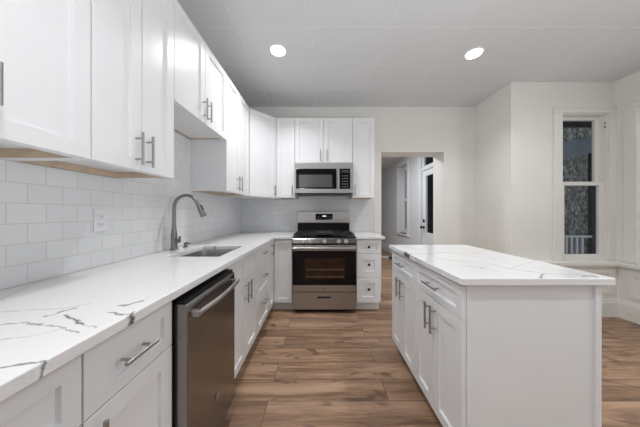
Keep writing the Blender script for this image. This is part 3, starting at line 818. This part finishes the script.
emblem(dd, frW, 1.062, 0.0005, 0.300, 0.014, 'slot', 'plastic')

# ------------------------------------------------------------------ stove
RX0, RX1, RC = -0.327, 0.427, 0.05
YFR = 2.553
frG = Fr((0, YFR, 0), (1, 0, 0), (0, -1, 0))
t = thing('stove', 'stainless steel gas stove with black oven door against the tiled wall', 'stove', (RC, 2.87, 0))
one('body', 'black', t, (RX0, 2.61, 0.045, RX1, 3.165, 0.893))
for x in (RX0 + 0.05, RX1 - 0.05):
    for y in (2.66, 3.10):
        bm = bmesh.new(); cyl(bm, (x, y, 0.0), (x, y, 0.0448), 0.018, 12); obj('foot', bm, 'rubber', t)
one('cooktop', 'black', t, (RX0 - 0.002, 2.575, 0.8935, RX1 + 0.002, 3.07, 0.905), bevel=0.004)
bm = bmesh.new()
pr = [(-0.055, 0.832), (0.0, 0.832), (0.003, 0.836), (-0.001, 0.886), (-0.007, 0.8928), (-0.055, 0.8928)]
v0 = [bm.verts.new(frG.p(RX0, n, z)) for n, z in pr]; v1 = [bm.verts.new(frG.p(RX1, n, z)) for n, z in pr]
for i in range(6): bm.faces.new([v0[i], v0[(i + 1) % 6], v1[(i + 1) % 6], v1[i]])
bm.faces.new(v0[::-1]); bm.faces.new(v1)
cp = obj('control_panel', bm, 'steely', t, 0.002)
for x in (-0.203, -0.118, 0.052, 0.221, 0.307):
    bm = bmesh.new()
    lathe(bm, frG.p(x, -0.006, 0.860), (0, -1, 0.15), [(0, 0.027), (0.006, 0.027), (0.008, 0.022), (0.03, 0.019), (0.033, 0.016)], 20)
    k = obj('knob', bm, 'plasticsteel', cp, 0, True)
    bm = bmesh.new(); lathe(bm, frG.p(x, -0.004, 0.860), (0, -1, 0.15), [(0, 0.031), (0.004, 0.031)], 20); obj('bezel', bm, 'slot', k, 0, True)
# oven door
od = one('oven_door', 'blackglass', t, (RX0 + 0.002, -0.055, 0.338, RX1 - 0.002, -0.002, 0.744), bevel=0.003, fr=frG)
one('door_band', 'steel', od, (RX0 + 0.002, -0.055, 0.745, RX1 - 0.002, -0.002, 0.813), bevel=0.003, fr=frG)
low = one('door_lower_band', 'steel', od, (RX0 + 0.002, -0.055, 0.262, RX1 - 0.002, -0.002, 0.337), bevel=0.003, fr=frG)
one('oven_window', 'reflectglass', od, (-0.180, -0.0018, 0.415, 0.293, 0.0005, 0.655), fr=frG)
bm = bmesh.new()
for z in (0.436, 0.520): bx(bm, -0.170, 0.0006, z, 0.283, 0.0012, z + 0.006, frG)
for k in range(14):
    u = -0.16 + k * 0.033
    bx(bm, u, 0.0006, 0.442, u + 0.002, 0.0010, 0.462, frG); bx(bm, u, 0.0006, 0.526, u + 0.002, 0.0010, 0.545, frG)
obj('oven_rack', bm, 'rack', od)
bm = bmesh.new()
cyl(bm, frG.p(RX0 + 0.01, 0.050, 0.782), frG.p(RX1 - 0.01, 0.050, 0.782), 0.0165, 18)
for x in (RX0 + 0.035, RX1 - 0.035): bx(bm, x - 0.012, -0.0015, 0.770, x + 0.012, 0.048, 0.794, frG)
obj('handle', bm, 'steel', od, 0, True)
emblem(od, frG, 0.05, -0.0015, 0.300, 0.014)
sd = one('storage_drawer', 'steel', t, (RX0 + 0.002, -0.055, 0.052, 0.05 - 0.078, -0.004, 0.255), (0.05 + 0.078, -0.055, 0.052, RX1 - 0.002, -0.004, 0.255),
         (0.05 - 0.078, -0.055, 0.052, 0.05 + 0.078, -0.004, 0.172), (0.05 - 0.078, -0.055, 0.205, 0.05 + 0.078, -0.004, 0.255), fr=frG)
bm = bmesh.new(); bx(bm, -0.03, -0.054, 0.172, 0.13, -0.035, 0.2045, frG); obj('handle_recess', bm, 'slot', sd)
bm = bmesh.new(); bx(bm, -0.026, -0.03, 0.174, 0.126, 0.004, 0.183, frG); obj('handle', bm, 'steel', sd, 0.003)
# back panel with clock
one('rear_riser', 'black', t, (RX0 + 0.010, 3.072, 0.8935, RX1 - 0.010, 3.165, 1.05))
bgd = one('backguard', 'steel', t, (RX0 + 0.004, 3.020, 1.050, RX1 - 0.004, 3.165, 1.216), bevel=0.010)
dp = one('display', 'blackglass', t, (-0.062, 3.0165, 1.098, 0.178, 3.020, 1.182))
bm = bmesh.new()
for k in range(4): bx(bm, 0.036 + k * 0.012 + (0.004 if k > 1 else 0), 3.0158, 1.140, 0.044 + k * 0.012 + (0.004 if k > 1 else 0), 3.0163, 1.160)
obj('clock_digits', bm, 'led', dp)
for k in range(4):
    for j in range(2):
        for sgn in (-1, 1):
            u = 0.058 + sgn * (0.045 + k * 0.017); one('control_mark', 'mark', dp, (u - 0.004, 3.0158, 1.116 + j * 0.024, u + 0.004, 3.0164, 1.120 + j * 0.024))
# burners, grates, centre griddle
for (x, y) in ((-0.20, 2.70), (-0.20, 2.95), (0.30, 2.70), (0.30, 2.95), (0.05, 2.82)):
    bm = bmesh.new(); lathe(bm, (x, y, 0.9052), (0, 0, 1), [(0, 0.045), (0.008, 0.045), (0.010, 0.034), (0.016, 0.032)], 20); obj('burner', bm, 'iron', t, 0, True)
def grate(x0, x1):
    bm = bmesh.new(); y0, y1 = 2.592, 3.055; z0, z1 = 0.932, 0.944; w = 0.012
    for (a, b, c, d) in ((x0, y0, x1, y0 + w), (x0, y1 - w, x1, y1), (x0, y0 + w, x0 + w, y1 - w), (x1 - w, y0 + w, x1, y1 - w), (x0 + w, (y0 + y1) / 2 - w / 2, x1 - w, (y0 + y1) / 2 + w / 2)):
        bx(bm, a, b, z0, c, d, z1)
    xc = (x0 + x1) / 2
    for yc in (2.70, 2.95):
        bx(bm, xc - 0.005, yc - 0.085, z0, xc + 0.005, yc - 0.028, z1 + 0.002); bx(bm, xc - 0.005, yc + 0.028, z0, xc + 0.005, yc + 0.085, z1 + 0.002)
        bx(bm, x0 + w, yc - 0.005, z0, xc - 0.028, yc + 0.005, z1 + 0.002); bx(bm, xc + 0.028, yc - 0.005, z0, x1 - w, yc + 0.005, z1 + 0.002)
    for x in (x0, x1 - w):
        for y in (y0, y1 - w): bx(bm, x, y, 0.9052, x + w, y + w, z0)
    return obj('grate', bm, 'iron', t, 0.002)
grate(RX0 + 0.012, -0.082); grate(-0.078, 0.178); grate(0.182, RX1 - 0.012)
bm = bmesh.new(); bx(bm, -0.062, 2.63, 0.9465, 0.162, 3.02, 0.955); bx(bm, -0.062, 2.63, 0.955, -0.052, 3.02, 0.962); bx(bm, 0.152, 2.63, 0.955, 0.162, 3.02, 0.962)
o = tag(obj('griddle', bm, M['greyglass'], None, 0.003), 'flat grey griddle plate lying on the middle stove grate', 'griddle')

# ------------------------------------------------------------------ microwave
frM = Fr((0, 2.80, 0), (1, 0, 0), (0, -1, 0))
MX0, MX1, MZ0, MZ1 = -0.332, 0.431, 1.452, 1.842
t = thing('microwave', 'stainless steel microwave with black door hung above the stove', 'microwave', (0.05, 3.0, MZ0))
one('body', 'steel', t, (MX0, 2.832, MZ0 + 0.012, MX1, 3.20, 1.854))
one('vent_underside', 'black', t, (MX0 + 0.02, 2.835, MZ0 - 0.012, MX1 - 0.02, 3.17, MZ0 + 0.0115), bevel=0.004)
one('front_frame', 'steel', t, (MX0, -0.0315, 1.768, MX1, 0, MZ1), (MX0, -0.0315, MZ0, MX1, 0, 1.506), (MX0, -0.0315, 1.506, -0.310, 0, 1.768), (0.392, -0.0315, 1.506, MX1, 0, 1.768), (0.213, -0.0315, 1.506, 0.258, -0.004, 1.768), bevel=0.002, fr=frM)
md_ = one('door', 'blackglass', t, (-0.3095, -0.0315, 1.5065, 0.2125, -0.001, 1.7675), bevel=0.001, fr=frM)
one('window', 'greyglass', md_, (-0.272, -0.0012, 1.528, 0.158, 0.0006, 1.690), fr=frM)
bm = bmesh.new()
cyl(bm, frM.p(0.235, 0.035, 1.506), frM.p(0.235, 0.035, 1.768), 0.0155, 16)
for z in (1.53, 1.744): cyl(bm, frM.p(0.235, -0.003, z), frM.p(0.235, 0.035, z), 0.009, 10)
obj('handle', bm, 'nickel', md_, 0, True)
pn = one('control_panel', 'blackglass', t, (0.2585, -0.0315, 1.5065, 0.3915, -0.001, 1.7675), fr=frM)
one('display', 'slot', pn, (0.272, -0.001, 1.715, 0.378, 0.0004, 1.750), fr=frM)
for j in range(5):
    for k in range(3):
        one('button', 'mark', pn, (0.285 + k * 0.030, -0.001, 1.532 + j * 0.035, 0.303 + k * 0.030, 0.0006, 1.538 + j * 0.035), fr=frM)

# ------------------------------------------------------------------ island
XI = 0.632
frI = Fr((XI, 0, 0), (0, 1, 0), (-1, 0, 0))
ID = 0.592
t = base(frI, 0.978, 1.438, 'near white island cabinet with smooth grey white end panel facing the viewer', depth=ID, name='island_cabinet', group='white island cabinets')
bdrawer(t, frI, 0.962, 1.438, ZD + 0.01, 0.872, 0.15)
bdoor(t, frI, 0.962, 1.206, 0.095, ZD + 0.01, 1.178); bdoor(t, frI, 1.206, 1.438, 0.095, ZD + 0.01, 1.236)
X1I = XI + ID
one('end_panel', 'cab', t, (XI + 0.036, 0.966, 0.0, X1I - 0.002, 0.9775, ZBT))
one('corner_post', 'cab', t, (XI + 0.0215, 0.960, 0.0, XI + 0.0355, 0.9775, ZBT), bevel=0.002)
one('corner_post', 'cab', t, (X1I - 0.0015, 0.956, 0.0, X1I + 0.024, 0.9775, ZBT), bevel=0.002)
one('back_panel', 'cab', t, (X1I + 0.0005, 0.978, 0.0, X1I + 0.022, 1.4375, ZBT))
t = base(frI, 1.438, 1.897, 'far white island cabinet, toward the stove and doorway', depth=ID, name='island_cabinet', group='white island cabinets')
bdrawer(t, frI, 1.438, 1.897, ZD + 0.01, 0.872, 0.13)
bdoor(t, frI, 1.438, 1.668, 0.095, ZD + 0.01, 1.632); bdoor(t, frI, 1.668, 1.897, 0.095, ZD + 0.01, 1.70)
one('back_panel', 'cab', t, (X1I + 0.0005, 1.4385, 0.0, X1I + 0.022, 1.897, ZBT))
bm = bmesh.new()
r = 0.012
x0, x1, y0, y1 = 0.611, 1.288, 0.935, 1.915
poly = []
for (cx, cy, a0) in ((x1 - r, y1 - r, 0), (x0 + r, y1 - r, 90), (x0 + r, y0 + r, 180), (x1 - r, y0 + r, 270)):
    for k in range(5):
        a = math.radians(a0 + 22.5 * k); poly.append((cx + r * math.cos(a), cy + r * math.sin(a)))
prism(bm, poly, ZQ0, ZQ1)
tag(obj('countertop', bm, 'quartz_isl', None, 0.003), 'white quartz island countertop with scattered grey veins', 'countertop', 'white quartz countertops')

# ------------------------------------------------------------------ outlets
def outlet(fr, u, z, label, w=0.072, h=0.116):
    t = thing('wall_outlet', label, 'outlet', fr.p(u, 0, z), 'white wall outlets')
    one('plate', 'plastic', t, (u - w / 2, 0.0002, z - h / 2, u + w / 2, 0.006, z + h / 2), bevel=0.002, fr=fr)
    for s in (-1, 1):
        so = one('socket', 'plastic', t, (u - 0.017, 0.0061, z + s * 0.021 - 0.014, u + 0.017, 0.0085, z + s * 0.021 + 0.014), bevel=0.003, fr=fr)
        zz = z + s * 0.021
        one('slot', 'slot', so, (u - 0.009, 0.0086, zz - 0.002, u - 0.0065, 0.009, zz + 0.007), (u + 0.0065, 0.0086, zz - 0.002, u + 0.009, 0.009, zz + 0.007), (u - 0.0025, 0.0086, zz - 0.010, u + 0.0025, 0.009, zz - 0.005), fr=fr)
frTL = Fr((XL + 0.008, 0, 0), (0, 1, 0), (1, 0, 0))
frTB = Fr((0, YB - 0.008, 0), (1, 0, 0), (0, -1, 0))
outlet(frTL, 1.150, 1.157, 'white wall outlet on the left tiles between the near cabinets and the faucet')
outlet(frTB, -0.765, 1.163, 'white wall outlet on the tiles in the corner left of the stove')
outlet(frTB, 0.535, 1.150, 'white wall outlet on the tiles right of the stove')

# ------------------------------------------------------------------ scrap on the hall floor
t = thing('floor_scrap', 'small black scrap with a white strip lying on the hall floor', 'scrap', (1.80, 5.65, 0))
bm = bmesh.new(); prism(bm, [(1.78, 5.60), (1.90, 5.38), (1.92, 5.52), (1.82, 5.66)], 0.0005, 0.05); obj('dark_piece', bm, 'rubber', t, 0.004)
bm = bmesh.new(); prism(bm, [(1.64, 5.78), (1.80, 5.66), (1.83, 5.72), (1.67, 5.86)], 0.0005, 0.03); o = obj('white_strip', bm, 'paper', t, 0.003)
